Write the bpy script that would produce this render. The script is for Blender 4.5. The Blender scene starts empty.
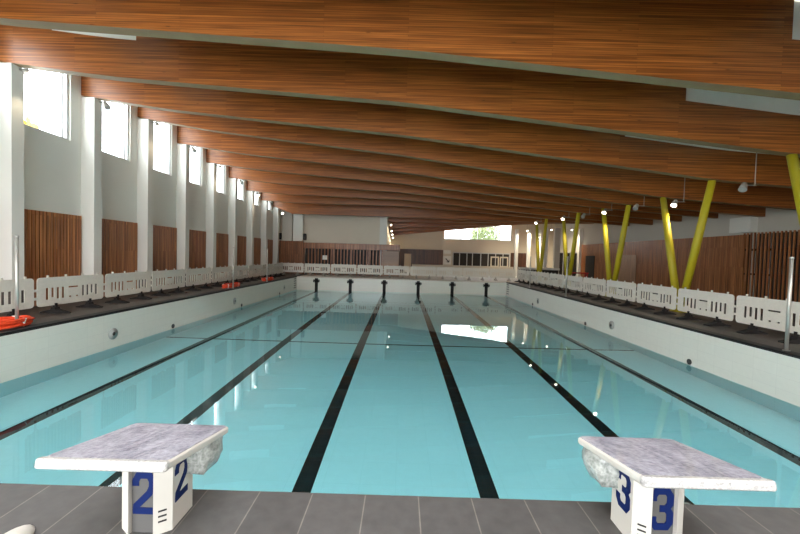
import bpy, bmesh, math, random
from mathutils import Vector, Matrix
random.seed(7)
S = bpy.context.scene
COL = S.collection
EYE = 1.717           # camera height above the side decks (z = 0)
PI = math.pi

# ---------------------------------------------------------------- materials
def new_mat(name):
    m = bpy.data.materials.new(name); m.use_nodes = True
    nt = m.node_tree
    for n in list(nt.nodes): nt.nodes.remove(n)
    out = nt.nodes.new('ShaderNodeOutputMaterial')
    return m, nt, out
def N(nt, typ, **kw):
    n = nt.nodes.new(typ)
    for k, v in kw.items():
        if k in n.inputs: n.inputs[k].default_value = v
        else: setattr(n, k, v)
    return n
def rgba(c): return (c[0], c[1], c[2], 1.0)
def srgb(r, g, b):
    f = lambda v: (v/255/12.92) if v/255 <= .04045 else ((v/255+.055)/1.055)**2.4
    return (f(r), f(g), f(b))
def plain(name, c, rough=.5, metal=0, var=.06, scale=6, bump=0, spec=.5):
    m, nt, out = new_mat(name)
    b = N(nt, 'ShaderNodeBsdfPrincipled', Roughness=rough, Metallic=metal)
    b.inputs['Specular IOR Level'].default_value = spec
    tc = N(nt, 'ShaderNodeTexCoord')
    no = N(nt, 'ShaderNodeTexNoise', Scale=scale, Detail=4.0)
    nt.links.new(tc.outputs['Object'], no.inputs['Vector'])
    r = N(nt, 'ShaderNodeValToRGB')
    r.color_ramp.elements[0].position = .3; r.color_ramp.elements[1].position = .7
    r.color_ramp.elements[0].color = rgba([v*(1-var) for v in c])
    r.color_ramp.elements[1].color = rgba([min(1, v*(1+var)) for v in c])
    nt.links.new(no.outputs['Fac'], r.inputs['Fac'])
    nt.links.new(r.outputs['Color'], b.inputs['Base Color'])
    if bump:
        bp = N(nt, 'ShaderNodeBump', Strength=bump, Distance=.01)
        nt.links.new(no.outputs['Fac'], bp.inputs['Height']); nt.links.new(bp.outputs['Normal'], b.inputs['Normal'])
    nt.links.new(b.outputs['BSDF'], out.inputs['Surface'])
    return m
def emit(name, c, s):
    m, nt, out = new_mat(name)
    e = N(nt, 'ShaderNodeEmission', Color=rgba(c), Strength=s)
    nt.links.new(e.outputs[0], out.inputs['Surface']); return m
def wood(name, dark, light, axes='XZ', strip=.045, length=1.6, rough=.36, gap=.55):
    """Laminated strips running along the first axis, with butt joints."""
    m, nt, out = new_mat(name); L = nt.links.new
    tc = N(nt, 'ShaderNodeTexCoord'); sx = N(nt, 'ShaderNodeSeparateXYZ'); L(tc.outputs['Object'], sx.inputs[0])
    cb = N(nt, 'ShaderNodeCombineXYZ')
    L(sx.outputs[axes[0]], cb.inputs['X']); L(sx.outputs[axes[1]], cb.inputs['Y'])
    br = N(nt, 'ShaderNodeTexBrick', Scale=1.0)
    br.offset = .37; br.offset_frequency = 2; br.squash = 1
    br.inputs['Mortar Size'].default_value = .0025; br.inputs['Mortar Smooth'].default_value = .3
    br.inputs['Brick Width'].default_value = length; br.inputs['Row Height'].default_value = strip
    br.inputs['Color1'].default_value = rgba(dark); br.inputs['Color2'].default_value = rgba(light)
    br.inputs['Mortar'].default_value = rgba([v*gap for v in dark])
    br.inputs['Bias'].default_value = .0
    L(cb.outputs[0], br.inputs['Vector'])
    mp = N(nt, 'ShaderNodeMapping'); mp.inputs['Scale'].default_value = (.7, 30, 1); L(cb.outputs[0], mp.inputs['Vector'])
    no = N(nt, 'ShaderNodeTexNoise', Scale=1.0, Detail=6.0); L(mp.outputs[0], no.inputs['Vector'])
    mr = N(nt, 'ShaderNodeMapRange'); mr.inputs['From Min'].default_value = .3; mr.inputs['From Max'].default_value = .7
    mr.inputs['To Min'].default_value = .55; mr.inputs['To Max'].default_value = 1.55
    L(no.outputs['Fac'], mr.inputs['Value'])
    # knots: small dark spots
    vo = N(nt, 'ShaderNodeTexVoronoi', Scale=1.0); mp2 = N(nt, 'ShaderNodeMapping'); mp2.inputs['Scale'].default_value = (1.3, 6, 1)
    L(cb.outputs[0], mp2.inputs['Vector']); L(mp2.outputs[0], vo.inputs['Vector'])
    kr = N(nt, 'ShaderNodeMapRange'); kr.inputs['From Min'].default_value = .03; kr.inputs['From Max'].default_value = .09
    kr.inputs['To Min'].default_value = .45; kr.inputs['To Max'].default_value = 1.0
    L(vo.outputs['Distance'], kr.inputs['Value'])
    mm = N(nt, 'ShaderNodeMath', operation='MULTIPLY'); L(mr.outputs[0], mm.inputs[0]); L(kr.outputs[0], mm.inputs[1])
    vm = N(nt, 'ShaderNodeVectorMath', operation='SCALE'); L(br.outputs['Color'], vm.inputs[0]); L(mm.outputs[0], vm.inputs['Scale'])
    b = N(nt, 'ShaderNodeBsdfPrincipled', Roughness=rough); L(vm.outputs[0], b.inputs['Base Color'])
    L(b.outputs[0], out.inputs['Surface']); return m
def tiles(name, base, joint, w, h, axes='XY', ox=0, oy=0, mortar=.004, rough=.5, var=.08, offs=0., bump=.0, nscale=9, spec=.5):
    m, nt, out = new_mat(name); L = nt.links.new
    tc = N(nt, 'ShaderNodeTexCoord'); sx = N(nt, 'ShaderNodeSeparateXYZ'); L(tc.outputs['Object'], sx.inputs[0])
    cb = N(nt, 'ShaderNodeCombineXYZ'); L(sx.outputs[axes[0]], cb.inputs['X']); L(sx.outputs[axes[1]], cb.inputs['Y'])
    mp = N(nt, 'ShaderNodeMapping'); mp.inputs['Location'].default_value = (ox, oy, 0); L(cb.outputs[0], mp.inputs['Vector'])
    br = N(nt, 'ShaderNodeTexBrick', Scale=1.0); br.offset = offs
    br.inputs['Mortar Size'].default_value = mortar; br.inputs['Mortar Smooth'].default_value = .1
    br.inputs['Brick Width'].default_value = w; br.inputs['Row Height'].default_value = h
    br.inputs['Color1'].default_value = rgba([v*(1-var) for v in base]); br.inputs['Color2'].default_value = rgba([v*(1+var) for v in base])
    br.inputs['Mortar'].default_value = rgba(joint)
    L(mp.outputs[0], br.inputs['Vector'])
    no = N(nt, 'ShaderNodeTexNoise', Scale=float(nscale), Detail=6.0); L(cb.outputs[0], no.inputs['Vector'])
    mr = N(nt, 'ShaderNodeMapRange'); mr.inputs['From Min'].default_value = .3; mr.inputs['From Max'].default_value = .7
    mr.inputs['To Min'].default_value = 1-var*1.5; mr.inputs['To Max'].default_value = 1+var*1.5; L(no.outputs['Fac'], mr.inputs['Value'])
    vm = N(nt, 'ShaderNodeVectorMath', operation='SCALE'); L(br.outputs['Color'], vm.inputs[0]); L(mr.outputs[0], vm.inputs['Scale'])
    b = N(nt, 'ShaderNodeBsdfPrincipled', Roughness=rough); L(vm.outputs[0], b.inputs['Base Color'])
    b.inputs['Specular IOR Level'].default_value = spec
    L(b.outputs[0], out.inputs['Surface']); return m
def glass(name, tint=(.95, .97, .97), fac=.08):
    m, nt, out = new_mat(name); L = nt.links.new
    t = N(nt, 'ShaderNodeBsdfTransparent', Color=rgba(tint)); g = N(nt, 'ShaderNodeBsdfGlossy', Roughness=.02)
    mx = N(nt, 'ShaderNodeMixShader'); mx.inputs[0].default_value = fac
    L(t.outputs[0], mx.inputs[1]); L(g.outputs[0], mx.inputs[2]); L(mx.outputs[0], out.inputs['Surface']); return m
def water(name):
    m, nt, out = new_mat(name); L = nt.links.new
    fr = N(nt, 'ShaderNodeFresnel', IOR=1.333)
    rf = N(nt, 'ShaderNodeBsdfRefraction', Color=rgba(WATER_TINT), Roughness=0.0, IOR=1.333)
    gl = N(nt, 'ShaderNodeBsdfGlossy', Color=(1, 1, 1, 1), Roughness=.0)
    tc = N(nt, 'ShaderNodeTexCoord'); no = N(nt, 'ShaderNodeTexNoise', Scale=.9, Detail=2.0); L(tc.outputs['Object'], no.inputs['Vector'])
    bp = N(nt, 'ShaderNodeBump', Strength=.010, Distance=.1); L(no.outputs['Fac'], bp.inputs['Height'])
    for n in (fr, rf, gl): L(bp.outputs['Normal'], n.inputs['Normal'])
    mx = N(nt, 'ShaderNodeMixShader'); L(fr.outputs[0], mx.inputs[0]); L(rf.outputs[0], mx.inputs[1]); L(gl.outputs[0], mx.inputs[2])
    L(mx.outputs[0], out.inputs['Surface']); return m
def wrap(name, lo, hi, scale):
    """crinkled protective plastic film over a surface"""
    m, nt, out = new_mat(name); L = nt.links.new
    tc = N(nt, 'ShaderNodeTexCoord'); mp = N(nt, 'ShaderNodeMapping'); mp.inputs['Scale'].default_value = (1, .35, 1)
    mp.inputs['Rotation'].default_value = (0, 0, .5); L(tc.outputs['Object'], mp.inputs['Vector'])
    no = N(nt, 'ShaderNodeTexNoise', Scale=float(scale), Detail=8.0, Roughness=.7, Distortion=1.2); L(mp.outputs[0], no.inputs['Vector'])
    vo = N(nt, 'ShaderNodeTexVoronoi', Scale=float(scale*4)); L(tc.outputs['Object'], vo.inputs['Vector'])
    ad = N(nt, 'ShaderNodeMath', operation='MULTIPLY_ADD'); L(vo.outputs['Distance'], ad.inputs[0]); ad.inputs[1].default_value = .25; L(no.outputs['Fac'], ad.inputs[2])
    r = N(nt, 'ShaderNodeValToRGB'); r.color_ramp.elements[0].position = .42; r.color_ramp.elements[1].position = .85
    r.color_ramp.elements[0].color = rgba(lo); r.color_ramp.elements[1].color = rgba(hi); L(ad.outputs[0], r.inputs['Fac'])
    bp = N(nt, 'ShaderNodeBump', Strength=.6, Distance=.012); L(ad.outputs[0], bp.inputs['Height'])
    b = N(nt, 'ShaderNodeBsdfPrincipled', Roughness=.28); L(r.outputs[0], b.inputs['Base Color']); L(bp.outputs[0], b.inputs['Normal'])
    b.inputs['Coat Weight'].default_value = .5
    L(b.outputs[0], out.inputs['Surface']); return m

WATER_TINT = (.64, .97, 1.0)
M = {}
M['beam'] = wood('glulam_beam', srgb(124, 69, 26), srgb(164, 99, 44), 'XZ', .038, 4.2)
M['beam_under'] = plain('beam_underside', srgb(150, 130, 98), .6, var=.08, scale=3)
M['deckwood'] = wood('soffit_wood', srgb(140, 80, 28), srgb(178, 111, 48), 'XY', .06, 2.2)
M['slat'] = wood('slat_wood', srgb(138, 82, 43), srgb(174, 114, 67), 'ZY', .055, 2.6, gap=.7)
M['slatx'] = wood('slat_wood_crosswise', srgb(122, 76, 46), srgb(164, 110, 72), 'ZX', .055, 2.6, gap=.7)
M['slatdark'] = plain('slat_backing', srgb(52, 32, 22), .8)
M['brownpanel'] = wood('dark_brown_panel', srgb(70, 42, 28), srgb(96, 60, 40), 'ZX', .12, 3.0)
M['white'] = plain('white_paint', srgb(228, 228, 220), .7, var=.015, scale=1.2)
M['cream'] = plain('cream_paint', srgb(218, 208, 190), .75, var=.02, scale=.8)
M['greywall'] = plain('grey_paint', srgb(198, 193, 182), .75, var=.02, scale=.8)
M['well'] = plain('skylight_well', srgb(238, 240, 234), .7, var=.02)
M['frame'] = plain('window_frame', srgb(206, 208, 208), .4, var=.02)
M['alu'] = plain('aluminium', srgb(190, 190, 186), .35, 1.0, var=.03)
M['steelpost'] = plain('pole_steel', srgb(196, 194, 186), .35, .6, var=.03)
M['glass'] = glass('clear_glass')
M['darkglass'] = glass('screen_glass', (.55, .58, .6), .12)
M['pooltile'] = tiles('pool_wall_tile', srgb(226, 226, 216), srgb(218, 218, 209), .5, .25, 'YZ', mortar=.004, var=.01, rough=.25)
M['pooltilex'] = tiles('pool_end_tile', srgb(226, 226, 216), srgb(218, 218, 209), .5, .25, 'XZ', mortar=.004, var=.01, rough=.25)
M['poolfloor'] = tiles('pool_floor_tile', srgb(236, 246, 248), srgb(226, 240, 242), .5, .5, 'XY', mortar=.004, var=.01, rough=.4)
M['line'] = tiles('lane_line_tile', srgb(18, 24, 28), srgb(34, 42, 46), .25, .25, 'XY', var=.25, rough=.4, nscale=4)
M['black'] = plain('black_rubber', srgb(26, 26, 26), .6, var=.15, spec=.3)
M['neardeck'] = tiles('near_deck_tile', srgb(76, 74, 72), srgb(112, 107, 100), .294, 4.2, 'XY', ox=.166, oy=2.0, mortar=.0035, var=.10, rough=.55, nscale=14)
M['sidedeck'] = tiles('side_deck_tile', srgb(84, 78, 72), srgb(66, 62, 58), .3, .6, 'XY', mortar=.005, var=.10, rough=.6, spec=.3)
M['fardeck'] = tiles('far_deck_tile', srgb(206, 198, 186), srgb(150, 146, 138), .3, .6, 'XY', mortar=.005, var=.06, rough=.6)
M['gutter'] = tiles('gutter_grating', srgb(36, 36, 37), srgb(20, 20, 21), .5, .02, 'XY', mortar=.006, var=.1, rough=.6, spec=.3)
M['barrier'] = plain('barrier_plastic', srgb(222, 218, 206), .5, var=.04, scale=14)
M['foot'] = plain('barrier_foot_rubber', srgb(40, 38, 37), .75, var=.1, spec=.2)
M['greyfoot'] = plain('barrier_foot_grey', srgb(165, 160, 150), .75, var=.1, spec=.2)
M['yellow'] = plain('yellow_steel', srgb(186, 172, 30), .5, var=.03)
M['blockwhite'] = plain('block_white', srgb(190, 186, 177), .4, var=.03)
M['blockgrey'] = plain('block_inner_panel', srgb(82, 80, 78), .7, var=.05)
M['numblue'] = plain('number_blue', srgb(4, 26, 78), .6, var=.05, spec=.2)
M['wraptop'] = wrap('wrapped_tread', srgb(100, 98, 110), srgb(184, 182, 192), 12)
M['wrapbag'] = wrap('wrapped_plastic_grey', srgb(104, 110, 104), srgb(186, 188, 182), 16)
M['wrapclear'] = wrap('wrapped_edge', srgb(140, 138, 136), srgb(204, 202, 196), 26)
M['orange'] = plain('orange_rope', srgb(226, 72, 34), .5, var=.12, scale=20)
M['red'] = plain('red_plastic', srgb(176, 30, 34), .5)
M['lamp'] = plain('lamp_housing', srgb(170, 168, 160), .4, .3)
M['lamplit'] = emit('lamp_glow', (1.0, .88, .70), 14.0)
M['speaker'] = plain('speaker_black', srgb(22, 20, 20), .6)
M['paper'] = plain('paper_white', srgb(236, 234, 226), .8)
M['inletgrey'] = plain('inlet_grey', srgb(168, 172, 168), .4)
M['inletdark'] = plain('inlet_dark', srgb(60, 62, 60), .5)
M['leaf'] = plain('leaf_green', srgb(126, 138, 96), .6, var=.3, scale=3)
M['yleaf'] = plain('leaf_yellow', srgb(216, 190, 70), .6, var=.3, scale=3)
M['bark'] = plain('bark', srgb(120, 104, 88), .8)
M['doorlight'] = wood('pale_wood_door', srgb(140, 106, 78), srgb(160, 122, 92), 'ZY', .4, 3)
M['water'] = water('pool_water')
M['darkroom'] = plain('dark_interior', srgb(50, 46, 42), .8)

# ---------------------------------------------------------------- mesh helpers
class MB:
    def __init__(self): self.bm = bmesh.new()
    def quad(self, pts):
        vs = [self.bm.verts.new(p) for p in pts]
        return self.bm.faces.new(vs)
    def box(self, x0, x1, y0, y1, z0, z1, bevel=0, seg=2):
        r = bmesh.ops.create_cube(self.bm, size=1)
        vs = r['verts']
        bmesh.ops.scale(self.bm, vec=(x1-x0, y1-y0, z1-z0), verts=vs)
        bmesh.ops.translate(self.bm, vec=((x0+x1)/2, (y0+y1)/2, (z0+z1)/2), verts=vs)
        if bevel:
            es = list({e for v in vs for e in v.link_edges})
            bmesh.ops.bevel(self.bm, geom=es, offset=bevel, segments=seg, profile=.5, affect='EDGES')
        return self
    def prism(self, pts, axis, a, b):
        """extrude a 2-D polygon along axis from a to b ('x': pts=(y,z); 'y': (x,z); 'z': (x,y))"""
        def P(p, t):
            return {'x': (t, p[0], p[1]), 'y': (p[0], t, p[1]), 'z': (p[0], p[1], t)}[axis]
        va = [self.bm.verts.new(P(p, a)) for p in pts]; vb = [self.bm.verts.new(P(p, b)) for p in pts]
        fs = [self.bm.faces.new(va), self.bm.faces.new(vb)]
        n = len(pts)
        for i in range(n):
            fs.append(self.bm.faces.new((va[i], va[(i+1) % n], vb[(i+1) % n], vb[i])))
        bmesh.ops.recalc_face_normals(self.bm, faces=fs)
        return self
    def tube(self, pts, r, seg=10, caps=True):
        pts = [Vector(p) for p in pts]; rs = r if isinstance(r, (list, tuple)) else [r]*len(pts)
        rings = []; up = None
        for i, p in enumerate(pts):
            d = (pts[min(i+1, len(pts)-1)]-pts[max(i-1, 0)]).normalized()
            if up is None or abs(d.dot(up)) > .95:
                up = Vector((0, 0, 1)) if abs(d.z) < .9 else Vector((1, 0, 0))
            s = d.cross(up).normalized(); u2 = s.cross(d).normalized(); up = u2
            rings.append([self.bm.verts.new(p+(s*math.cos(2*PI*k/seg)+u2*math.sin(2*PI*k/seg))*rs[i]) for k in range(seg)])
        fs = []
        for a, b in zip(rings, rings[1:]):
            for k in range(seg): fs.append(self.bm.faces.new((a[k], a[(k+1) % seg], b[(k+1) % seg], b[k])))
        if caps: fs.append(self.bm.faces.new(rings[0])); fs.append(self.bm.faces.new(rings[-1]))
        bmesh.ops.recalc_face_normals(self.bm, faces=fs)
        return self
    def ribbon(self, pts, w, place, t):
        """thick stroke of width w along a 2-D polyline; place(u, v, t) -> 3-D"""
        P = [Vector(p) for p in pts]; n = len(P); Ls = []; Rs = []
        for i in range(n):
            d1 = (P[i]-P[i-1]).normalized() if i else (P[1]-P[0]).normalized()
            d2 = (P[i+1]-P[i]).normalized() if i < n-1 else d1
            nn = Vector((-(d1.y+d2.y), d1.x+d2.x)); nn.normalize()
            c = max(.55, nn.dot(Vector((-d1.y, d1.x))))
            Ls.append(P[i]+nn*(w/2/c)); Rs.append(P[i]-nn*(w/2/c))
        fs = []
        for i in range(n-1):
            q = [Ls[i], Ls[i+1], Rs[i+1], Rs[i]]
            a = [self.bm.verts.new(place(p.x, p.y, 0)) for p in q]; b = [self.bm.verts.new(place(p.x, p.y, t)) for p in q]
            fs += [self.bm.faces.new(a), self.bm.faces.new(b)]
            for k in range(4): fs.append(self.bm.faces.new((a[k], a[(k+1) % 4], b[(k+1) % 4], b[k])))
        bmesh.ops.recalc_face_normals(self.bm, faces=fs)
        return self
    def disc(self, c, r, axis, t, seg=20):
        pts = [(math.cos(2*PI*k/seg)*r, math.sin(2*PI*k/seg)*r) for k in range(seg)]
        if axis == 'x': self.prism([(c[1]+p[0], c[2]+p[1]) for p in pts], 'x', c[0], c[0]+t)
        elif axis == 'y': self.prism([(c[0]+p[0], c[2]+p[1]) for p in pts], 'y', c[1], c[1]+t)
        else: self.prism([(c[0]+p[0], c[1]+p[1]) for p in pts], 'z', c[2], c[2]+t)
        return self
    def build(self, name, mat, parent=None, smooth=False, loc=None):
        me = bpy.data.meshes.new(name)
        bmesh.ops.recalc_face_normals(self.bm, faces=self.bm.faces[:])
        self.bm.to_mesh(me); self.bm.free()
        for m in (mat if isinstance(mat, (list, tuple)) else [mat]): me.materials.append(m)
        if smooth:
            for p in me.polygons: p.use_smooth = True
        o = bpy.data.objects.new(name, me); COL.objects.link(o)
        if parent: o.parent = parent
        if loc: o.location = loc
        return o
def struct(o, label=None):
    o['kind'] = 'structure'
    if label: o['label'] = label
    return o
def tag(o, label, cat, group=None, kind=None):
    o['label'] = label; o['category'] = cat
    if group: o['group'] = group
    if kind: o['kind'] = kind
    return o
def empty(name, loc=(0, 0, 0), rz=0):
    o = bpy.data.objects.new(name, None); COL.objects.link(o)
    o.location = loc; o.rotation_euler = (0, 0, rz); o.empty_display_size = .2
    return o
def dup(root, loc, rz, label=None):
    r = root.copy(); COL.objects.link(r); r.location = loc; r.rotation_euler = (0, 0, rz)
    if label: r['label'] = label
    for ch in list(root.children):
        c = ch.copy(); COL.objects.link(c); c.parent = r
        for g in list(ch.children):
            d = g.copy(); COL.objects.link(d); d.parent = c
    return r
ORD = ['first', 'second', 'third', 'fourth', 'fifth', 'sixth', 'seventh', 'eighth', 'ninth', 'tenth', 'eleventh', 'twelfth']

# ---------------------------------------------------------------- dimensions
PW = 7.70                    # half width of the pool
Y0, Y1 = 2.02, 27.1          # near and far pool edges
ZW = -0.96                   # water level
ZF = -1.90                   # pool floor
ZN = 0.382                   # raised starting end
XL, XLC = -10.43, -10.0      # left wall, column faces
XR = 16.5                    # right wall
YB0, DY = 9.41, 2.52         # first visible beam, spacing
def yb(k): return YB0+DY*(k-1)

# ---------------------------------------------------------------- floors and pool shell
struct(MB().box(-12, 14, -6, Y0, -2.2, ZN).build('floor_near_deck', M['neardeck']))
struct(MB().box(XL, -PW-.26, Y0, 31, -2.2, 0).build('floor_left_deck', M['sidedeck']))
struct(MB().box(PW+.26, XR, Y0, Y1, -2.2, 0).build('floor_right_deck', M['sidedeck']))
struct(MB().box(-PW, XR, Y1+.25, 42, -2.2, 0).build('floor_far_deck', M['fardeck']))
struct(MB().box(-PW-.26, -PW, Y0, Y1+.25, -.05, .012).build('trim_1', M['gutter']))
struct(MB().box(PW, PW+.26, Y0, Y1, -.05, .012).build('trim_2', M['gutter']))
struct(MB().box(-PW, PW+.26, Y1, Y1+.25, -.05, .0).build('trim_3', M['fardeck']))
wl = struct(MB().box(-PW-.24, -PW, Y0, Y1+.2, -2.1, -.05).build('wall_pool_left', M['pooltile']))
wr = struct(MB().box(PW, PW+.24, Y0, Y1+.2, -2.1, -.05).build('wall_pool_right', M['pooltile']))
wf = struct(MB().box(-PW, PW, Y1, Y1+.2, -2.1, -.05).build('wall_pool_far', M['pooltilex']))
M['watertint'] = tiles('pool_water_tint', srgb(150, 205, 212), srgb(140, 196, 204), .5, .25, 'YZ', mortar=.004, var=.01, rough=.3)  # blue put into the wall colour for the light the water absorbs
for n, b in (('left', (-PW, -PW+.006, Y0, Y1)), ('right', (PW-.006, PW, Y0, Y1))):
    struct(MB().box(*b, ZF, ZW-.01).build('wall_pool_tint_%s' % n, M['watertint']))
pf = struct(MB().box(-PW, PW, Y0, Y1, -2.1, ZF).build('floor_pool', M['poolfloor']))
LANES = [(-6.25+2.5*i) for i in range(6)]
for x in LANES:
    MB().box(x-.125, x+.125, Y0, Y1-.02, ZF-.01, ZF+.004).build('lane_line', M['line'], pf)
    c = MB().box(x-.115, x+.115, Y1-.006, Y1+.01, ZF, -.085)
    c.box(x-.24, x+.24, Y1-.006, Y1+.01, -.39, -.17, .07, 3)
    c.build('lane_target', M['black'], wf)
MB().box(-PW+.02, PW-.02, 12.0, 12.09, ZF-.01, ZF+.006).build('floor_joint', M['line'], pf)
MB().box(-PW+.02, PW-.02, 22.0, 22.05, ZF-.01, ZF+.006).build('floor_joint', M['inletdark'], pf)
wt = MB(); wt.quad([(-PW+.001, Y0+.001, ZW), (PW-.001, Y0+.001, ZW), (PW-.001, Y1-.008, ZW), (-PW+.001, Y1-.008, ZW)])
w = wt.build('pool_water', M['water'])
if w.data.polygons[0].normal.z < 0: w.data.flip_normals(); tag(w, 'calm clear turquoise water filling the six-lane pool', 'water', kind='stuff')

# wall fittings of the pool
def wall_light(side, y, z=-.58):
    x = side*PW; s = -side
    mb = MB().disc((x, y, z), .155, 'x', s*.02); mb.disc((x+s*.02, y, z), .10, 'x', s*.012)
    p = wl if side < 0 else wr
    o = mb.build('wall_lamp', M['inletgrey'], p, True)
    MB().disc((x+s*.03, y, z), .05, 'x', s*.006).build('lamp_lens', M['inletdark'], o)
for y in (9.8, 17.0, 24.2): wall_light(-1, y)
for y in (6.2, 13.4, 20.7): wall_light(1, y)
for side, ys in ((-1, (12.4, 17.75, 23.3)), (1, (9.75, 15.3, 21.5))):
    for y in ys:
        x = side*PW; s = -side
        MB().disc((x, y, -.87), .075, 'x', s*.02, 14).build('water_inlet', M['inletdark'], wl if side < 0 else wr)
for side in (-1, 1):          # recessed steps at the far corners
    for i in range(5):
        z = -.14-.16*i
        x = side*PW; s = -side
        MB().box(min(x, x+s*.012), max(x, x+s*.012), Y1-.75, Y1-.2, z-.035, z+.035).build('step_recess', M['inletdark'], wl if side < 0 else wr)

# ---------------------------------------------------------------- roof beams
LZ = {-1: 4.35, 0: 4.42, 1: 4.60, 2: 4.81, 3: 5.05, 4: 4.83, 5: 4.60, 6: 4.34, 7: 4.04, 8: 3.78, 9: 3.60}
CZ = {-1: 3.78, 0: 3.79, 1: 3.87, 2: 3.87, 3: 3.91, 4: 3.82, 5: 3.80, 6: 3.77, 7: 3.73, 8: 3.66, 9: 3.10}
RZ = {-1: 3.0, 0: 2.95, 1: 2.83, 2: 2.72, 3: 2.57, 4: 2.66, 5: 2.84, 6: 2.91, 7: 2.92, 8: 3.05, 9: 3.0}
def interp(pts, x):
    if x <= pts[0][0]: (a, b) = pts[0], pts[1]
    elif x >= pts[-1][0]: (a, b) = pts[-2], pts[-1]
    else:
        for a, b in zip(pts, pts[1:]):
            if a[0] <= x <= b[0]: break
    return a[1]+(b[1]-a[1])*(x-a[0])/(b[0]-a[0])
def profile(k):
    if k <= 8:
        l, c, r = LZ[k], CZ[k], RZ[k]
        return [(-10.0, l), (-7.6, l+(c-l)*.24-(-.0)-.09), (-4, l+(c-l)*.6-.05), (0, c), (5, c+(r-c)*.5), (10, r), (16.5, r-.4)]
    if k == 9: return [(-10, 3.55), (-8.9, 3.15), (0, 3.10), (10.6, 3.0), (16.5, 3.05)]
    l = {10: 2.95, 11: 2.62, 12: 2.42, 13: 2.18}[k]; r = {10: 3.25, 11: 3.55, 12: 3.85, 13: 4.2}[k]
    return [(-1.2, l), (16.5, r)]
DEPTH = 1.70; WD = .95        # full beam depth, timber depth below the pale upstands
UP_R = (7.0, 12.0); UP_L = (-9.0, -6.84)
def pale(x): return UP_R[0] < x < UP_R[1] or UP_L[0] < x < UP_L[1]
def bz(k, x): return EYE+interp(profile(k), x)
TH = .25
def beam_xs(k):
    x0 = XL if k <= 9 else -1.3
    n = int((XR-x0)/.75)
    v = [x0+(XR-x0)*i/n for i in range(n+1)]
    if k <= 8: v = [x for x in v if all(abs(x-e) > .05 for e in UP_R+UP_L)]+[e+d for e in UP_R+UP_L for d in (-.001, .001)]
    return sorted(v)
for k in range(-1, 14):
    y = yb(k); xs = beam_xs(k); bm = bmesh.new(); rows = []
    for x in xs:
        b = bz(k, x); t = b+(WD if (k <= 8 and pale(x)) else DEPTH)
        rows.append([bm.verts.new(p) for p in ((x, y, b), (x, y+TH, b), (x, y+TH, t), (x, y, t))])
    for a, b in zip(rows, rows[1:]):
        for j in range(4):
            f = bm.faces.new((a[j], a[(j+1) % 4], b[(j+1) % 4], b[j])); f.material_index = 1 if j == 0 else 0
    bm.faces.new(rows[0]); bm.faces.new(rows[-1])
    mb = MB(); mb.bm.free(); mb.bm = bm
    struct(mb.build('ceiling_beam', [M['beam'], M['beam_under']]), 'deep laminated timber roof beam')
for k in range(-1, 9):
    y = yb(k)
    for e in (UP_R, UP_L):
        mb = MB(); n = 8; xs = [e[0]+.001+(e[1]-e[0]-.002)*i/n for i in range(n+1)]
        for a, b in zip(xs, xs[1:]):
            za, zb2 = bz(k, a), bz(k, b)
            mb.prism([(a, za+WD+.001), (b, zb2+WD+.001), (b, zb2+DEPTH-.03), (a, za+DEPTH-.03)], 'y', y+.03, y+TH-.03)
        struct(mb.build('ceiling_upstand', M['well']), 'pale skylight upstand on top of a roof beam')
# soffit between the beams, with skylight slots
SKY_R = UP_R; SKY_L = UP_L
bm = bmesh.new()
def soffit(k, x): return bz(k, x)+DEPTH-.02
for k in range(-5, 14):
    ka, kb = max(k, -1), min(max(k+1, -1), 13)
    y0, y1 = yb(k)+(TH if k >= -1 else 0), yb(k+1)
    if k == 13: y1 = yb(k)+1.2
    xlo = XL if k < 10 else -1.3
    xs = sorted(set([round(v, 3) for v in [xlo+(XR-xlo)*i/30 for i in range(31)]]+[SKY_R[0], SKY_R[1]]+([SKY_L[0], SKY_L[1]] if k < 9 else [])))
    for xa, xb in zip(xs, xs[1:]):
        xm = (xa+xb)/2
        if k <= -3 and k >= -4 and -3.6 < xm < 2.2: continue      # unseen roof opening, invented to light the near end from behind the camera
        if k <= 6 and SKY_R[0] < xm < SKY_R[1]: continue
        if k <= 1 and SKY_L[0] < xm < SKY_L[1]: continue
        kb2 = 9 if (k == 9 and xm < -1.3) else kb
        p = [(xa, y0, soffit(ka, xa)), (xb, y0, soffit(ka, xb)), (xb, y1, soffit(kb2, xb)), (xa, y1, soffit(kb2, xa))]
        q = [(a, b, c+.12) for a, b, c in p]
        A = [bm.verts.new(v) for v in p]; B = [bm.verts.new(v) for v in q]
        bm.faces.new(A); bm.faces.new(B[::-1])
        for j in range(4): bm.faces.new((A[j], A[(j+1) % 4], B[(j+1) % 4], B[j]))
mb = MB(); mb.bm.free(); mb.bm = bm
struct(mb.build('ceiling', M['deckwood']))
def skylight(k, xa, xb):
    ka = max(k, -1); kb = max(k+1, -1)
    y0, y1 = yb(k)+TH+.002, yb(k+1)-.002; mb = MB(); h = .55
    lo = [(xa, y0, soffit(ka, xa)), (xb, y0, soffit(ka, xb)), (xb, y1, soffit(kb, xb)), (xa, y1, soffit(kb, xa))]
    hi = [(a, b, c+h) for a, b, c in lo]
    for j in range(4): mb.quad([lo[j], lo[(j+1) % 4], hi[(j+1) % 4], hi[j]])
    mb.quad(hi)
    o = mb.build('skylight_well', M['well']); o.modifiers.new('t', 'SOLIDIFY').thickness = .03
    struct(o, 'pale recessed skylight well between the beams')
for k in range(-2, 7): skylight(k, *SKY_R)
for k in range(-2, 2): skylight(k, *SKY_L)

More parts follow.
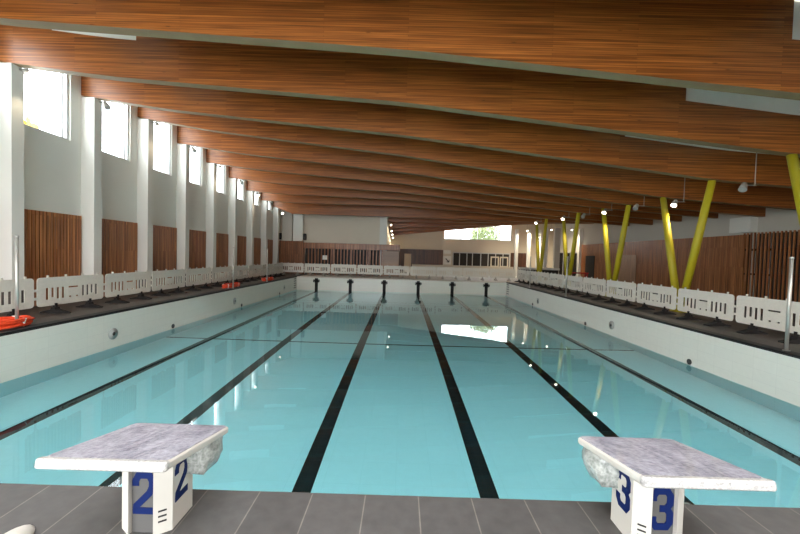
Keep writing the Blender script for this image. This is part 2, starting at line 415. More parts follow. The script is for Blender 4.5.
# ---------------------------------------------------------------- left wall, columns, windows, slatted panels
SILL = 5.02; WT = .35
wall = MB(); wall.box(XL-WT, XL, -6, 31.4, -2.2, SILL)
spans = []
for k in range(0, 9):
    a, b = yb(k)+.40, yb(k+1)-.36
    top = EYE+max(LZ[k], LZ[k+1])+.95
    if k == 8: top = EYE+LZ[8]+.6
    spans.append((k, a, b, top))
prev = -6
for k, a, b, top in spans:
    wall.box(XL-WT, XL, prev, a, SILL, 9.2); wall.box(XL-WT, XL, a, b, top, 9.2); prev = b
wall.box(XL-WT, XL, prev, 31.4, SILL, 9.2)
struct(wall.build('wall_left', M['white']))
for n, (k, a, b, top) in enumerate(spans):
    r = empty('window_%d' % (n+1), (XL-.12, a, SILL)); struct(r, 'tall clerestory window high in the left wall')
    h = top-SILL; d = b-a; f = MB()
    f.box(-.05, .05, 0, .06, 0, h); f.box(-.05, .05, d-.06, d, 0, h); f.box(-.05, .05, .06, d-.06, 0, .05); f.box(-.05, .05, .06, d-.06, h-.05, h)
    f.box(-.03, .03, d-.20, d-.15, .05, h-.05)
    f.build('window_frame', M['frame'], r)
    MB().box(-.006, .006, .06, d-.06, .05, h-.05).build('pane', M['glass'], r)
for k in range(-1, 10):
    y = yb(k)
    struct(MB().box(XL, XLC, y, y+.31, 0, EYE+LZ[k]+.002).build('pilaster', M['white']), 'white pilaster on the left wall under a roof beam')
bb = MB()
for k in range(-1, 10): bb.box(XL, XLC+.015, yb(k)-.015, yb(k)+.325, 0, .62)
bb.box(XL, XL+.03, yb(9)+.33, 30.5, 0, .62)
struct(bb.build('baseboard_left', M['sidedeck']))
def slat_panel(name, x, y0, y1, z0, z1, d, pitch, mat, along='y', parent=None, fill=.76):
    mb = MB()
    n = max(1, int(round((y1-y0)/pitch))); p = (y1-y0)/n
    for i in range(n):
        a = y0+p*i+p*(1-fill)/2; b = y0+p*(i+1)-p*(1-fill)/2
        if along == 'y': mb.box(min(x, x+d), max(x, x+d), a, b, z0, z1)
        else: mb.box(a, b, min(x, x+d), max(x, x+d), z0, z1)
    return mb.build(name, mat, parent)
for k in range(0, 9):
    y0, y1 = yb(k)+.32, yb(k+1)-.03
    o = MB().box(XL+.004, XL+.024, y0+.01, y1-.01, .0, 2.72).build('timber_slatting', M['slatdark'])
    slat_panel('slats', XL+.024, y0+.01, y1-.01, .0, 2.72, .045, .105, M['slat'], parent=o)
    o['label'] = 'brown timber slat panel at the foot of the left wall, %s bay from the camera' % ORD[k]; o['category'] = 'wall panel'; o['group'] = 'timber slat panels along the left wall'

# ---------------------------------------------------------------- right side
wall = MB().box(XR, XR+.3, -6, 42, -2.2, 9.2)
struct(wall.build('wall_right', M['greywall']))
o = MB().box(XR-.10, XR-.005, 17.6, 33.8, 0, 3.20).build('timber_wall_cladding', M['slatdark'])
slat_panel('slats', XR-.10, 17.6, 33.8, .02, 3.20, -.045, .12, M['slat'], parent=o)
tag(o, 'long brown vertical timber cladding along the right wall behind the yellow columns', 'wall panel')
# slat screen in front of the glazing on the near right
r = empty('slatted_screen', (XR-.6, 3.2, 0))
slat_panel('slats', 0, 0, 14.2, .02, 3.22, .05, .17, M['slat'], parent=r, fill=.3)
MB().box(.06, .12, 0, 14.2, 2.4, 2.5).build('rail', M['slatdark'], r)
MB().box(.06, .12, 0, 14.2, 1.3, 1.38).build('rail', M['slatdark'], r)
tag(r, 'open timber slat screen over glazing at the right edge', 'screen')
o = MB().box(XR-.12, XR-.02, 3.2, 17.2, .02, 3.2).build('glazed_partition', M['darkroom'])
mb = MB()
for y in (4, 6.5, 9, 11.5, 14, 16.5): mb.box(XR-.16, XR-.12, y, y+.06, .02, 3.2)
mb.build('mullions', M['frame'], o)
tag(o, 'dark glazed partition behind the slat screen on the right', 'partition')
struct(MB().box(XR-.35, XR, 17.3, 18.4, 3.3, EYE+2.3).build('trim_4', M['white']))
# doors in the cladding
d = MB().box(XR-.19, XR-.15, 31.4, 32.9, .02, 2.2).build('door_1', M['darkroom']); struct(d)
d = MB().box(XR-.19, XR-.15, 25.8, 27.9, .02, 2.25).build('door_2', M['doorlight']); struct(d)

# yellow V columns
def vcol(k, x, label):
    """arms to beams k and k+1, foot between them"""
    ya, yb_ = yb(k)+TH/2, yb(k+1)+TH/2; ym = (ya+yb_)/2
    r = empty('v_column', (x, ym, 0)); r['label'] = label; r['category'] = 'column'; r['group'] = 'yellow V columns on the right'
    for s, kk, xx in ((-1, k, x-.1), (1, k+1, x+.1)):
        top = Vector((xx-x, s*(yb_-ya)/2, bz(kk, xx)+.002)); bot = Vector((0, s*.10, .25))
        MB().tube([bot, bot.lerp(top, .5), top], [.115, .125, .105], 20).build('strut', M['yellow'], r, True)
    MB().disc((0, 0, 0), .28, 'z', .25, 20).build('foot', M['yellow'], r)
for i, (k, x, l) in enumerate([(0, 9.75, 'yellow steel V column cut off by the right edge of the photo'),
                               (2, 10.05, 'yellow V column in front of the brown cladding, largest of those seen whole'),
                               (4, 10.45, 'yellow V column beside the dark door in the cladding'),
                               (6, 10.55, 'yellow V column in front of the grey glazed lobby'),
                               (8, 10.6, 'smallest yellow V column at the far end of the right deck')]):
    vcol(k, x, l)

# ---------------------------------------------------------------- far end walls
YF1 = 31.0; YF2 = 40.2
struct(MB().box(XL, -1.3, YF1, YF1+.3, -2.2, 8.5).build('wall_far_left', M['cream']))
struct(MB().box(-1.6, -1.3, YF1+.3, YF2, -2.2, 8.5).build('wall_recess_left', M['cream']))
w2 = MB(); WA, WB, WZ0, WZ1 = 4.5, 11.8, 3.7, 5.6
w2.box(-1.6, XR+.3, YF2, YF2+.3, -2.2, WZ0); w2.box(-1.6, WA, YF2, YF2+.3, WZ0, WZ1); w2.box(WB, XR+.3, YF2, YF2+.3, WZ0, WZ1); w2.box(-1.6, XR+.3, YF2, YF2+.3, WZ1, 8.5)
struct(w2.build('wall_far', M['cream']))
r = empty('window_10', (WA, YF2+.1, WZ0)); struct(r, 'wide high window in the far wall')
f = MB(); W = WB-WA; H = WZ1-WZ0
f.box(0, W, -.05, .05, 0, .06); f.box(0, W, -.05, .05, H-.06, H)
for x in (0, W*.25, W*.5, W*.76, W-.06): f.box(x, x+.06, -.05, .05, .06, H-.06)
f.build('window_frame', M['frame'], r); MB().box(.06, W-.06, -.006, .006, .06, H-.06).build('pane', M['glass'], r)
# wall features far left
struct(MB().box(-10.0, -9.2, YF1-.35, YF1, 0, 5.2).build('trim_5', M['greywall']))
struct(MB().box(-9.1, -8.3, YF1-.35, YF1, 0, 5.2).build('trim_6', M['white']))
struct(MB().box(-1.9, -1.3, YF1-.5, YF1, 0, 5.2).build('trim_7', M['white']))
o = MB().box(-10.2, -8.2, YF1-.45, YF1-.37, .02, 2.72).build('timber_slatting', M['slatdark'])
slat_panel('slats', YF1-.45, -10.2, -8.2, .02, 2.72, -.05, .13, M['slatx'], along='x', parent=o)
tag(o, 'dark brown timber slat panel in the far left corner', 'wall panel', 'timber slat panels at the far end')
for x, l in ((-8.1, 'black wall loudspeaker above the far slatted cabin'), (-10.15, 'black wall loudspeaker in the far left corner by the last pilaster')):
    o = MB().box(x-.12, x+.12, YF1-.55, YF1-.35, 2.82, 3.35, .02).build('wall_speaker', M['speaker'])
    MB().disc((x, YF1-.555, 3.0), .08, 'y', .01).build('speaker_cone', M['inletdark'], o); tag(o, l, 'speaker')
# slatted cabin (lifeguard / changing entrance)
r = empty('slatted_cabin', (-8.1, 30.2, 0)); CW = 7.9
tag(r, 'timber slatted cabin with glazed front below the cream far wall', 'cabin')
MB().box(0, CW, 0, .75, 2.15, 2.62).build('roof_fascia', M['slatx'], r)
MB().box(0.02, CW-.02, .6, .75, .02, 2.15).build('back_wall', M['darkroom'], r)
slat_panel('slats', 0, .3, CW-1.5, .02, 2.15, .05, .26, M['slatx'], along='x', parent=r, fill=.36)
for x in (0, .95, 2.4, 3.9, 5.3, CW-1.5): MB().box(x, x+.09, .06, .14, 0, 2.15).build('post', M['slatx'], r)
MB().box(CW-1.4, CW-.05, .04, .10, .02, 2.1).build('door', M['doorlight'], r)
o = MB().box(-6.5, -6.12, 30.155, 30.197, 1.25, 1.6).build('notice', M['paper']); tag(o, 'small white notice fixed to the far slatted cabin', 'sign')
# far recess wall features
struct(MB().box(-1.2, 4.45, YF2-.08, YF2, .02, 2.5).build('trim_8', M['brownpanel']))
struct(MB().box(.25, 1.0, YF2-.12, YF2-.08, .02, 2.0).build('door_3', M['cream']))
struct(MB().box(11.8, 13.6, YF2-.08, YF2, .02, 2.4).build('trim_9', M['brownpanel']))
r = empty('glazed_entrance', (4.6, YF2-.1, 0)); tag(r, 'glazed entrance screen with pale doors in the far wall', 'entrance')
MB().box(.9, 7.1, 0, .08, .02, 2.3).build('dark_glazing', M['darkroom'], r)
mb = MB()
for x in (.9, 1.6, 2.4, 3.0, 3.9, 4.7, 5.5, 6.3, 7.0): mb.box(x, x+.08, -.05, 0, .02, 2.3)
mb.box(.9, 7.08, -.05, 0, 2.22, 2.32)
mb.build('frame', M['frame'], r)
for x in (5.0, 6.0): 
    dd = MB(); dd.box(x, x+.12, -.1, -.05, .02, 1.95); dd.box(x+.78, x+.9, -.1, -.05, .02, 1.95); dd.box(x+.12, x+.78, -.1, -.05, 1.8, 1.95); dd.box(x+.12, x+.78, -.1, -.05, .8, .95)
    dd.build('door', M['cream'], r)
o = MB().box(4.5, 5.3, YF2-.045, YF2-.003, 2.12, 2.5).build('wall_sign', M['paper']); tag(o, 'blank white sign above the poster on the far wall', 'sign')
o = MB().box(4.5, 5.35, YF2-.045, YF2-.003, .95, 1.85).build('poster', M['paper'])
mb = MB().ribbon([(4.75, 1.6), (5.1, 1.2)], .1, lambda u, v, t: (u, YF2-.045-t, v), .006); mb.ribbon([(5.12, 1.45), (5.1, 1.2), (4.85, 1.24)], .07, lambda u, v, t: (u, YF2-.051-t, v), .006)
mb.build('poster_mark', M['speaker'], o)
tag(o, 'white poster with a dark mark beside the far entrance', 'poster')
# lobby columns on the far right
for x, y, wd, m_, l in ((11.0, 36, .28, 'white', None), (12.2, 36, .28, 'white', None), (13.3, 36.5, .35, 'white', None), (12.9, 33.6, .3, 'white', None), (13.9, 33.8, .5, 'greywall', None), (16.2, 33.9, .45, 'white', None)):
    struct(MB().box(x, x+wd, y, y+.3, 0, EYE+2.95).build('pillar', M[m_]), 'slim white pillar in the far lobby')
r = empty('glazed_lobby', (14.0, 34.6, 0)); tag(r, 'dark glazed lobby screen between white posts at the far right', 'partition')
MB().box(.5, 2.4, .05, .1, .02, 2.5).build('glazing', M['darkroom'], r)
mb = MB()
for x in (.4, 1.05, 1.7, 2.35): mb.box(x, x+.07, 0, .05, .02, 2.5)
mb.box(.4, 2.42, 0, .05, 2.42, 2.52)
mb.build('frame', M['frame'], r)
# counter, red bench, low white parapet beyond the barriers
r = empty('white_counter', (10.2, 31.8, 0)); tag(r, 'long white counter beyond the far right barriers', 'counter')
MB().box(0, 3.4, 0, .5, .86, 1.04, .015).build('counter_top', M['white'], r); MB().box(.1, 3.3, .06, .44, 0, .86).build('base', M['darkroom'], r)
r = empty('red_bench', (13.9, 30.4, 0)); tag(r, 'red bench by the glazed lobby behind the right barriers', 'bench')
MB().box(0, 1.5, 0, .45, .68, .78, .02).build('seat', M['red'], r)
for x in (.08, 1.34):
    for y in (.04, .37): MB().box(x, x+.08, y, y+.05, 0, .68).build('leg', M['red'], r)
struct(MB().box(1.0, 11.0, 36.4, 36.6, 0, .95).build('wall_parapet', M['cream']))

# ---------------------------------------------------------------- barriers
def barrier_panel():
    xs = [-1.0, -.92]; L = 1.0; T = .02
    holes = []
    zt, zb = .665, .37
    for i in range(4):
        c = -.74+.145*i; holes.append((c-.038, c+.038, zb+(.05 if i == 1 else 0), zt))
        c = .74-.145*i; holes.append((c-.038, c+.038, zb+(.05 if i == 1 else 0), zt))
    holes += [(-.15, .15, .625, .665), (-.15, -.08, .37, .41), (.06, .13, .37, .41)]
    R = .08
    zmin, zmax = .21, .93
    gx = sorted(set([-L, -L+R, L-R, L]+[v for h in holes for v in h[:2]])); gz = sorted(set([zmin, zmin+R, zmax-R, zmax]+[v for h in holes for v in h[2:]]))
    gx = [round(v, 4) for v in gx]; gz = [round(v, 4) for v in gz]
    solid = {}
    for i in range(len(gx)-1):
        for j in range(len(gz)-1):
            xm, zm = (gx[i]+gx[i+1])/2, (gz[j]+gz[j+1])/2
            solid[i, j] = not any(h[0] < xm < h[1] and h[2] < zm < h[3] for h in holes)
    bm = bmesh.new(); vc = {}
    def V(x, z, s):
        key = (round(x, 4), round(z, 4), s)
        if key not in vc: vc[key] = bm.verts.new((x, s*T/2, z))
        return vc[key]
    nx, nz = len(gx)-1, len(gz)-1
    def corner(i, j):
        return (i in (0, nx-1)) and (j in (0, nz-1))
    for (i, j), sl in solid.items():
        if not sl: continue
        x0, x1, z0, z1 = gx[i], gx[i+1], gz[j], gz[j+1]
        if corner(i, j):
            cx = x1 if i == 0 else x0; cz = z1 if j == 0 else z0
            sx = -1 if i == 0 else 1; sz = -1 if j == 0 else 1
            arc = [(cx+sx*R*math.cos(a), cz+sz*R*math.sin(a)) for a in [PI/2*t/4 for t in range(5)]]
            for s in (-1, 1): bm.faces.new([V(cx, cz, s)]+[V(p[0], p[1], s) for p in arc])
            for p, q in zip(arc, arc[1:]): bm.faces.new([V(*p, -1), V(*q, -1), V(*q, 1), V(*p, 1)])
            continue
        for s in (-1, 1): bm.faces.new([V(x0, z0, s), V(x1, z0, s), V(x1, z1, s), V(x0, z1, s)])
        for di, dj, a, b in ((-1, 0, (x0, z0), (x0, z1)), (1, 0, (x1, z0), (x1, z1)), (0, -1, (x0, z0), (x1, z0)), (0, 1, (x0, z1), (x1, z1))):
            if not solid.get((i+di, j+dj), False):
                bm.faces.new([V(*a, -1), V(*b, -1), V(*b, 1), V(*a, 1)])
    mb = MB(); mb.bm.free(); mb.bm = bm
    for x in (-.8, -.28, .22, .72): mb.box(x-.022, x+.022, -.018, .018, .925, .985, .006)   # top nubs
    for x, z in ((.985, .62), (.985, .42)): mb.box(x, x+.085, -.015, .015, z-.03, z+.03)       # hooks
    return mb
def make_barrier():
    r = empty('pedestrian_barrier')
    p = barrier_panel().build('panel', M['barrier'], r)
    q = MB().box(-.17, .17, -.013, .013, .43, .60).build('sign_plate', M['barrier'], r)
    for x in (-.52, .52):
        f = MB(); f.prism([(-.33, 0), (.33, 0), (.33, .03), (.06, .10), (.04, .16), (-.04, .16), (-.06, .10), (-.33, .03)], 'x', x-.08, x+.08)
        f.box(x-.03, x+.03, -.035, .035, .15, .26)
        f.build('foot', M['foot'], r)
    r['category'] = 'barrier'; return r
proto = make_barrier(); proto['group'] = 'white barriers around the pool'
pitch = 2.08
place = []
for i in range(10):
    n = ('%s white plastic barrier from the camera on the left deck' % ORD[i]) if i else 'white barrier cut off by the left photo edge, behind the near orange rope coil'
    place.append((-8.9, 6.83+pitch*(i+.5), -PI/2, n))
for i in range(9):
    if i == 0: n = 'leftmost white plastic barrier of the row across the far end'
    elif i == 8: n = 'rightmost white plastic barrier of the row across the far end'
    else: n = '%s white plastic barrier from the left in the far end row' % ORD[i]
    place.append((-9.81+pitch*(i+.5)+.05, 29.0, PI, n))
for i in range(10):
    n = ('%s white plastic barrier from the camera on the right deck' % ORD[i]) if i else 'white barrier cut off by the right photo edge, behind the near steel pole'
    place.append((8.95, 7.81+pitch*(i+.5), PI/2, n))
first = True
for x, y, rz, n in place:
    if first: o = proto; o.location = (x, y, 0); o.rotation_euler = (0, 0, rz); o['label'] = n; first = False
    else: o = dup(proto, (x, y, 0), rz, n)
    if y == 29.0:
        for c in o.children:
            if c.name.startswith('foot'):
                c.data = c.data.copy(); c.data.materials[0] = M['greyfoot']

# ---------------------------------------------------------------- steel flag poles
def pole(x, y, label, h=1.87):
    r = empty('flag_pole', (x, y, .012)); r['label'] = label; r['category'] = 'pole'; r['group'] = 'steel poles along the pool edge'
    MB().tube([(0, 0, .01), (0, 0, h)], .032, 14).build('post', M['steelpost'], r, True)
    MB().tube([(0, 0, h), (0, 0, h+.04)], [.042, .036], 14).build('cap', M['steelpost'], r, True)
    MB().disc((0, 0, 0), .06, 'z', .012, 16).build('socket', M['alu'], r)
pole(-8.1, 7.72, 'steel pole on the left pool edge at the near orange rope coil')
pole(7.87, 7.5, 'steel pole on the right pool edge in front of the nearest right barrier')
pole(-7.78, 17.0, 'slim steel pole halfway along the left pool edge, by the middle orange coil')
pole(7.87, 17.6, 'slim steel pole halfway along the right pool edge')
pole(-7.78, 21.3, 'farthest steel pole on the left pool edge, near the far orange coil')
pole(7.87, 22.6, 'farthest steel pole on the right pool edge')

# ---------------------------------------------------------------- orange rope coils
def rope_coil(x, y, rx, ry, label, turns=5):
    r = empty('rope_coil', (x, y, 0)); r['label'] = label; r['category'] = 'rope'; r['group'] = 'orange rope coils on the left pool edge'
    rnd = random.Random(int(x*100+y*10))
    for t in range(turns):
        pts = []; ax = rx*(1-.05*(t % 3)); ay = ry*(1-.05*(t % 3)); ph = rnd.random()*6
        for a in range(33):
            th = 2*PI*a/32
            k = 1+.05*math.sin(3*th+ph)
            pts.append((ax*k*math.cos(th)+rnd.uniform(-.008, .008), ay*k*math.sin(th), .05+.028*t+.010*math.sin(5*th+ph)))
        MB().tube(pts, .026, 8, False).build('coil_loop', M['orange'], r, True)
    for th in (.4, 2.2, 3.9, 5.3):
        mb = MB().tube([(rx*.93*math.cos(th), ry*.93*math.sin(th), .02), (rx*1.0*math.cos(th+.05), ry*1.0*math.sin(th+.05), .05+.028*turns)], .032, 8)
        mb.build('tie', M['paper'], r)
rope_coil(-8.20, 7.45, .30, .62, 'coil of orange rope on the left pool edge at the near steel pole')
rope_coil(-8.10, 17.55, .21, .75, 'middle orange rope coil on the left pool edge')
rope_coil(-8.10, 22.3, .22, .75, 'farthest orange rope coil on the left pool edge', 5)

# ---------------------------------------------------------------- starting blocks
DIG = {'2': [[(.09, .66), (.09, .78), (.17, .91), (.43, .91), (.51, .78), (.51, .64), (.44, .50), (.12, .20), (.11, .085)], [(.03, .085), (.57, .085)]],
       '3': [[(.09, .68), (.09, .80), (.17, .91), (.43, .91), (.51, .80), (.51, .62), (.42, .51), (.25, .51)],
             [(.25, .51), (.42, .51), (.51, .40), (.51, .20), (.43, .09), (.17, .09), (.09, .20), (.09, .32)]]}
def digit(mb, ch, w, h, origin, ux, n):
    for i, st in enumerate(DIG[ch]):
        mb.ribbon([(u*w/.6, v*h) for u, v in st], .17*w/.6, lambda u, v, t: Vector(origin)+Vector(ux)*u+Vector((0, 0, v))+Vector(n)*t, .002+.0006*i)
def block(x, ch, label):
    X0 = x
    r = empty('starting_block', (x, 0, ZN)); tag(r, label, 'starting block', 'starting blocks on the near edge')
    # hollow pedestal, open slot towards the camera
    H0 = .385
    pr = MB()
    pr.prism([(.058, 1.672), (.121, 1.717), (.121, 1.865), (.092, 1.865), (.092, 1.738), (.058, 1.706)], 'z', 0, H0)
    pr.prism([(-.058, 1.672), (-.058, 1.706), (-.092, 1.738), (-.092, 1.865), (-.121, 1.865), (-.121, 1.717)], 'z', 0, H0)
    pr.box(-.121, .121, 1.865, 1.885, 0, H0)
    ped = pr.build('pedestal', M['blockwhite'], r)
    MB().box(-.063, .063, 1.695, 1.71, 0.0, H0-.01).build('inner_panel', M['blockgrey'], ped)
    d1 = MB(); digit(d1, ch, .112, .205, (-.056, 1.6945, .088), (1, 0, 0), (0, -1, 0)); d1.build('number_mark', M['numblue'], ped)
    for s in (-1, 1):
        d2 = MB()
        org = (s*.1215, 1.730, .118) if s > 0 else (s*.1215, 1.845, .118)
        digit(d2, ch, .112, .20, org, (0, s, 0), (s, 0, 0)); d2.build('number_mark', M['numblue'], ped)
        nx, ny = .065*s, -.041
        # three short vent slots on each angled face
        a = Vector((s*.074, 1.6834)); b = Vector((s*.102, 1.7034)); nrm = Vector((s*.045, -.063)).normalized()*.0015
        for z in ((.055, .08, .105) if s*X0 < 0 else ()):
            v = MB(); p = [(a.x+nrm.x, a.y+nrm.y, z), (b.x+nrm.x, b.y+nrm.y, z), (b.x+nrm.x, b.y+nrm.y, z+.009), (a.x+nrm.x, a.y+nrm.y, z+.009)]
            v.quad(p); v.quad([(q[0]-nrm.x*1.6, q[1]-nrm.y*1.6, q[2]) for q in p])
            v.build('vent_slot', M['speaker'], ped)
    # sloping platform
    yn, yf, zn, zf = 1.44, 2.0, .864-ZN, .757-ZN
    a = math.atan2(zf-zn, yf-yn); Lp = math.hypot(yf-yn, zf-zn)
    def slab(wd, y0, y1, z0, z1, rad, bev):
        bm = bmesh.new(); pts = []
        for cx, cy, a0 in ((wd/2-rad, y1-rad, 0), (-wd/2+rad, y1-rad, PI/2), (-wd/2+rad, y0+rad, PI), (wd/2-rad, y0+rad, 3*PI/2)):
            for t in range(5): pts.append((cx+rad*math.cos(a0+PI/2*t/4), cy+rad*math.sin(a0+PI/2*t/4)))
        m = MB(); m.bm.free(); m.bm = bm; m.prism(pts, 'z', z0, z1)
        if bev:
            es = [e for e in bm.edges if abs(e.verts[0].co.z-e.verts[1].co.z) < 1e-6]
            bmesh.ops.bevel(bm, geom=es, offset=bev, segments=3, profile=.5, affect='EDGES')
        bmesh.ops.rotate(bm, cent=(0, 0, 0), matrix=Matrix.Rotation(a, 3, 'X'), verts=bm.verts)
        bmesh.ops.translate(bm, vec=(0, yn, zn), verts=bm.verts)
        return m
    pl = slab(.525, 0, Lp, -.034, 0, .03, .010).build('platform', M['blockwhite'], r, False)
    tr = slab(.50, .035, Lp-.01, -.004, .004, .025, 0).build('tread', M['wraptop'], pl)
    wp = slab(.531, -.004, .035, -.035, .005, .018, .010).build('edge_wrap', M['wrapclear'], pl)
    # plastic wrapped grip under the front of the platform
    bm = bmesh.new(); bmesh.ops.create_cube(bm, size=1); bmesh.ops.subdivide_edges(bm, edges=bm.edges[:], cuts=5, use_grid_fill=True)
    rnd = random.Random(ord(ch))
    for v in bm.verts:
        c = v.co; l = max(abs(c.x), abs(c.y), abs(c.z)); sph = c.normalized()*.62
        c2 = c.lerp(sph, .38)
        v.co = Vector((c2.x*.44+rnd.uniform(-.006, .006), c2.y*.20+rnd.uniform(-.005, .005), c2.z*.17+rnd.uniform(-.006, .006)))
    bmesh.ops.translate(bm, vec=(0, 1.93, .275), verts=bm.verts)
    m = MB(); m.bm.free(); m.bm = bm
    o = m.build('wrapped_grip', M['wrapbag'], r, True)
    o['label'] = 'grip bundled in crinkled clear plastic'
block(-1.18, '2', 'white starting block numbered 2 with plastic-wrapped platform')
block(1.243, '3', 'white starting block numbered 3 with plastic-wrapped platform')
# rounded white cap at the bottom left
bm = bmesh.new(); bmesh.ops.create_uvsphere(bm, u_segments=24, v_segments=14, radius=1)
for v in bm.verts:
    c = v.co; v.co = Vector((c.x*.055, c.y*.13, max(c.z, -.2)*.055+.011))
m = MB(); m.bm.free(); m.bm = bm
o = m.build('white_float', M['blockwhite'], None, True, (-1.70, 1.56, ZN)); tag(o, 'rounded white plastic object on the tiles at bottom left corner', 'float')

# ---------------------------------------------------------------- lamps
def spot(loc, rot, energy, size=1.2, color=(1, .84, .62)):
    l = bpy.data.lights.new('lamp_beam', 'SPOT'); l.energy = energy; l.spot_size = size; l.spot_blend = .8; l.color = color; l.shadow_soft_size = .06
    o = bpy.data.objects.new('lamp_beam', l); COL.objects.link(o); o.location = loc; o.rotation_euler = rot; return o
def floodlight(x, y, z, label, lit, head_dir=(1, .25, -.55), rod=None, group=None, size=1.0):
    r = empty('floodlight', (x, y, z)); r['label'] = label; r['category'] = 'lamp'
    if group: r['group'] = group
    d = Vector(head_dir).normalized()
    a = Vector((0, 0, 0)); h0 = a-d*.10*size; h1 = a+d*.13*size
    MB().tube([h0, h0.lerp(h1, .6), h1], [.06*size, .085*size, .095*size], 16).build('lamp_head', M['lamp'], r, True)
    s = d.cross(Vector((0, 0, 1))).normalized(); u = s.cross(d)
    bm = bmesh.new(); c = a+d*.132*size
    f = [bm.verts.new(c+(s*math.cos(2*PI*k/16)+u*math.sin(2*PI*k/16))*.085*size) for k in range(16)]
    g = [bm.verts.new(v.co+d*.012) for v in f]
    bm.faces.new(f); bm.faces.new(g)
    for k in range(16): bm.faces.new((f[k], f[(k+1) % 16], g[(k+1) % 16], g[k]))
    m = MB(); m.bm.free(); m.bm = bm
    m.build('lens', M['lamplit'] if lit else M['inletgrey'], r)
    if rod is not None:
        top, off = rod
        MB().tube([(off, 0, .02), (off, 0, top-z)], .012, 8).build('drop_rod', M['lamp'], r)
        MB().tube([(-.02, 0, .03), (off+.05, 0, .03)], .016, 8).build('arm', M['lamp'], r)
    else:
        MB().box(-.26, 0, -.02, .02, .08, .12).build('bracket', M['lamp'], r)
    return r
for k in range(1, 10):
    lit = k % 2 == 1
    y = yb(k)+.155
    z = EYE+LZ[k]-(.16 if k < 9 else .34)
    floodlight(XLC+.22, y+.05, z, ('lit floodlight' if lit else 'unlit grey floodlight')+' at the top of the %s pilaster from the camera on the left' % ORD[k-1], lit, (.85, -.30, -.55) if k == 1 else (.6, -.35, -.75), group='floodlights on the left pilasters', size=1.25 if k == 1 else 1)
    if lit: spot((XLC+.22, y+.02, z-.28), (0, math.radians(-14), 0), 60 if k < 8 else 15, 1.7)
for i, (x, y, Z, lit, l) in enumerate([
        (10.1, 11.1, 2.36, False, 'unlit hanging floodlight on a rod between the two nearest yellow V columns'),
        (10.2, 14.0, 2.30, True, 'largest lit hanging floodlight, beside the V column on the brown cladding'),
        (10.2, 16.3, 2.46, False, 'unlit hanging floodlight just left of the large lit one'),
        (10.2, 18.8, 2.58, True, 'lit hanging floodlight at the V column by the dark door'),
        (10.3, 21.2, 2.62, False, 'small unlit hanging floodlight above the lobby V column'),
        (10.2, 23.6, 2.74, True, 'lit hanging floodlight at the V column before the glazed lobby'),
        (10.2, 28.3, 2.90, True, 'lit hanging floodlight at the smallest, farthest V column')]):
    kk = max(k for k in range(0, 12) if yb(k)+TH <= y+.3)
    f = min(1, max(0, (y-yb(kk)-TH)/(DY-TH))); top = soffit(kk, x+.33)*(1-f)+soffit(kk+1, x+.33)*f-.01
    floodlight(x, y, EYE+Z, l, lit, (-.5, -.35, -.75), rod=(top, .33), group='floodlights hanging from the roof on the right', size=1.1)
    if lit: spot((x+.4, y-.05, EYE+Z-.2), (0, math.radians(28), 0), 170, 2.0)
for i, (Y, Z) in enumerate(((32.3, 2.75), (34.8, 2.40), (37.2, 2.2), (39.4, 1.98))):
    floodlight(-1.1, Y, EYE+Z, '%s lit floodlight along the recess wall beyond the slatted cabin' % ['nearest', 'second', 'third', 'farthest'][i], True, (.5, -.5, -.6), group='floodlights along the far recess', size=.9)
    spot((-.9, Y, EYE+Z-.15), (0, math.radians(35), 0), 130, 2.2)
for x, Y, Z, l in ((11.9, 35.5, 2.85, 'left'), (14.0, 35.0, 2.95, 'middle'), (15.6, 34.3, 2.95, 'right')):
    floodlight(x, Y, EYE+Z, '%s lit spotlight above the far lobby pillars' % l, True, (0, -.5, -.8), rod=(soffit(11 if Y > 34.6 else 10, x)*.5+soffit(12 if Y > 34.6 else 11, x)*.5-.0, .0), group='spotlights above the far lobby', size=.9)
    spot((x, Y-.1, EYE+Z-.15), (math.radians(25), 0, 0), 420, 2.4)

# ---------------------------------------------------------------- outside: trees beyond the windows
def tree(x, y, z0, h, r, mat, label, n=900, seed=1, lean=0):
    t = empty('tree', (x, y, z0)); tag(t, label, 'tree')
    MB().tube([(0, 0, 0), (lean*.3, .05, h*.4), (lean, 0, h*.8)], [.16, .12, .05], 8).build('trunk', M['bark'], t, True)
    rnd = random.Random(seed); mb = MB()
    for _ in range(n):
        d = Vector((rnd.gauss(0, 1), rnd.gauss(0, 1), rnd.gauss(0, 1))).normalized()*r*rnd.uniform(.5, 1)
        c = Vector((lean, 0, h))+Vector((d.x, d.y, d.z*.8))
        a = Vector((rnd.gauss(0, 1), rnd.gauss(0, 1), rnd.gauss(0, 1))).normalized(); b = a.orthogonal().normalized(); s = rnd.uniform(.12, .24)
        mb.quad([c+a*s, c+b*s*.5, c-a*s, c-b*s*.5])
    mb.build('foliage', mat, t)
tree(11.2, 50, -.5, 5.3, 2.2, M['leaf'], 'pale green tree outside the far window', 2600, 3)
tree(-15.5, 14.5, -.5, 6.8, .55, M['yleaf'], 'yellow leafed bare tree outside the nearest left window', 60, 5, .6)

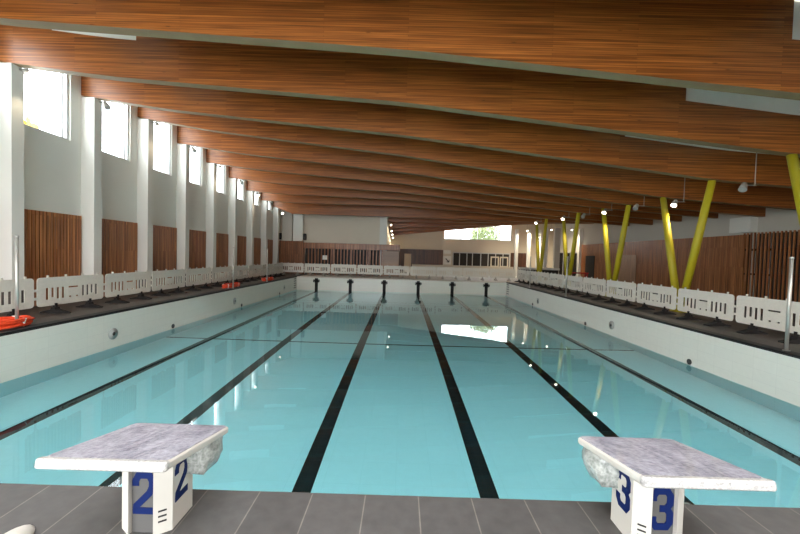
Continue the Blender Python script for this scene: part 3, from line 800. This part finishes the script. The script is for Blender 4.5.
# ---------------------------------------------------------------- light: overcast sky, daylight portals
wd = bpy.data.worlds.new('sky'); S.world = wd; wd.use_nodes = True
nt = wd.node_tree; bg = nt.nodes['Background']
bg.inputs['Color'].default_value = (.92, .96, 1.0, 1); bg.inputs['Strength'].default_value = 11.5
def portal(loc, rot, sx, sy):
    l = bpy.data.lights.new('daylight_portal', 'AREA'); l.shape = 'RECTANGLE'; l.size = sx; l.size_y = sy; l.cycles.is_portal = True
    o = bpy.data.objects.new('daylight_portal', l); COL.objects.link(o); o.location = loc; o.rotation_euler = rot
for k, a, b, top in spans:
    portal((XL-WT-.03, (a+b)/2, (SILL+top)/2), (0, math.radians(-90), 0), top-SILL, b-a)
portal(((WA+WB)/2, YF2+.34, (WZ0+WZ1)/2), (math.radians(-90), 0, 0), WB-WA, WZ1-WZ0)
# unseen back wall added for shade, its opening invented to light the hall
BY = -5.0
bw = MB().box(1.5, XR+.3, BY-.3, BY, -2.2, 9.2); bw.box(XL-WT, 1.5, BY-.3, BY, 4.9, 9.2)
struct(bw.build('wall_back_added', M['cream']))
portal((0, -1.9-(yb(1)-9.41)+(-1.3), 8.1), (0, 0, 0), 7.2, 5.2)
portal(((XL+1.5)/2, BY-.35, 2.65), (math.radians(90), 0, 0), 1.5-XL, 4.5)

# ---------------------------------------------------------------- camera
F = 369.0
cd = bpy.data.cameras.new('camera'); cam = bpy.data.objects.new('camera', cd); COL.objects.link(cam)
cd.sensor_width = 36; cd.sensor_fit = 'HORIZONTAL'; cd.lens = F/800*36; cd.clip_start = .05; cd.clip_end = 300
Rm = Matrix.Rotation(math.radians(.27), 4, 'Z') @ Matrix.Rotation(math.radians(90-1.70), 4, 'X') @ Matrix.Rotation(math.radians(1.60), 4, 'Z')
cam.matrix_world = Matrix.Translation((0, 0, EYE)) @ Rm
S.camera = cam
S.view_settings.view_transform = 'Standard'; S.view_settings.look = 'None'; S.view_settings.gamma = 1; S.view_settings.exposure = 0.0
S.view_settings.use_curve_mapping = False
S.cycles.use_denoising = True
S.cycles.max_bounces = 16; S.cycles.diffuse_bounces = 8; S.cycles.glossy_bounces = 6; S.cycles.transmission_bounces = 8; S.cycles.transparent_max_bounces = 12
S.cycles.sample_clamp_indirect = 8
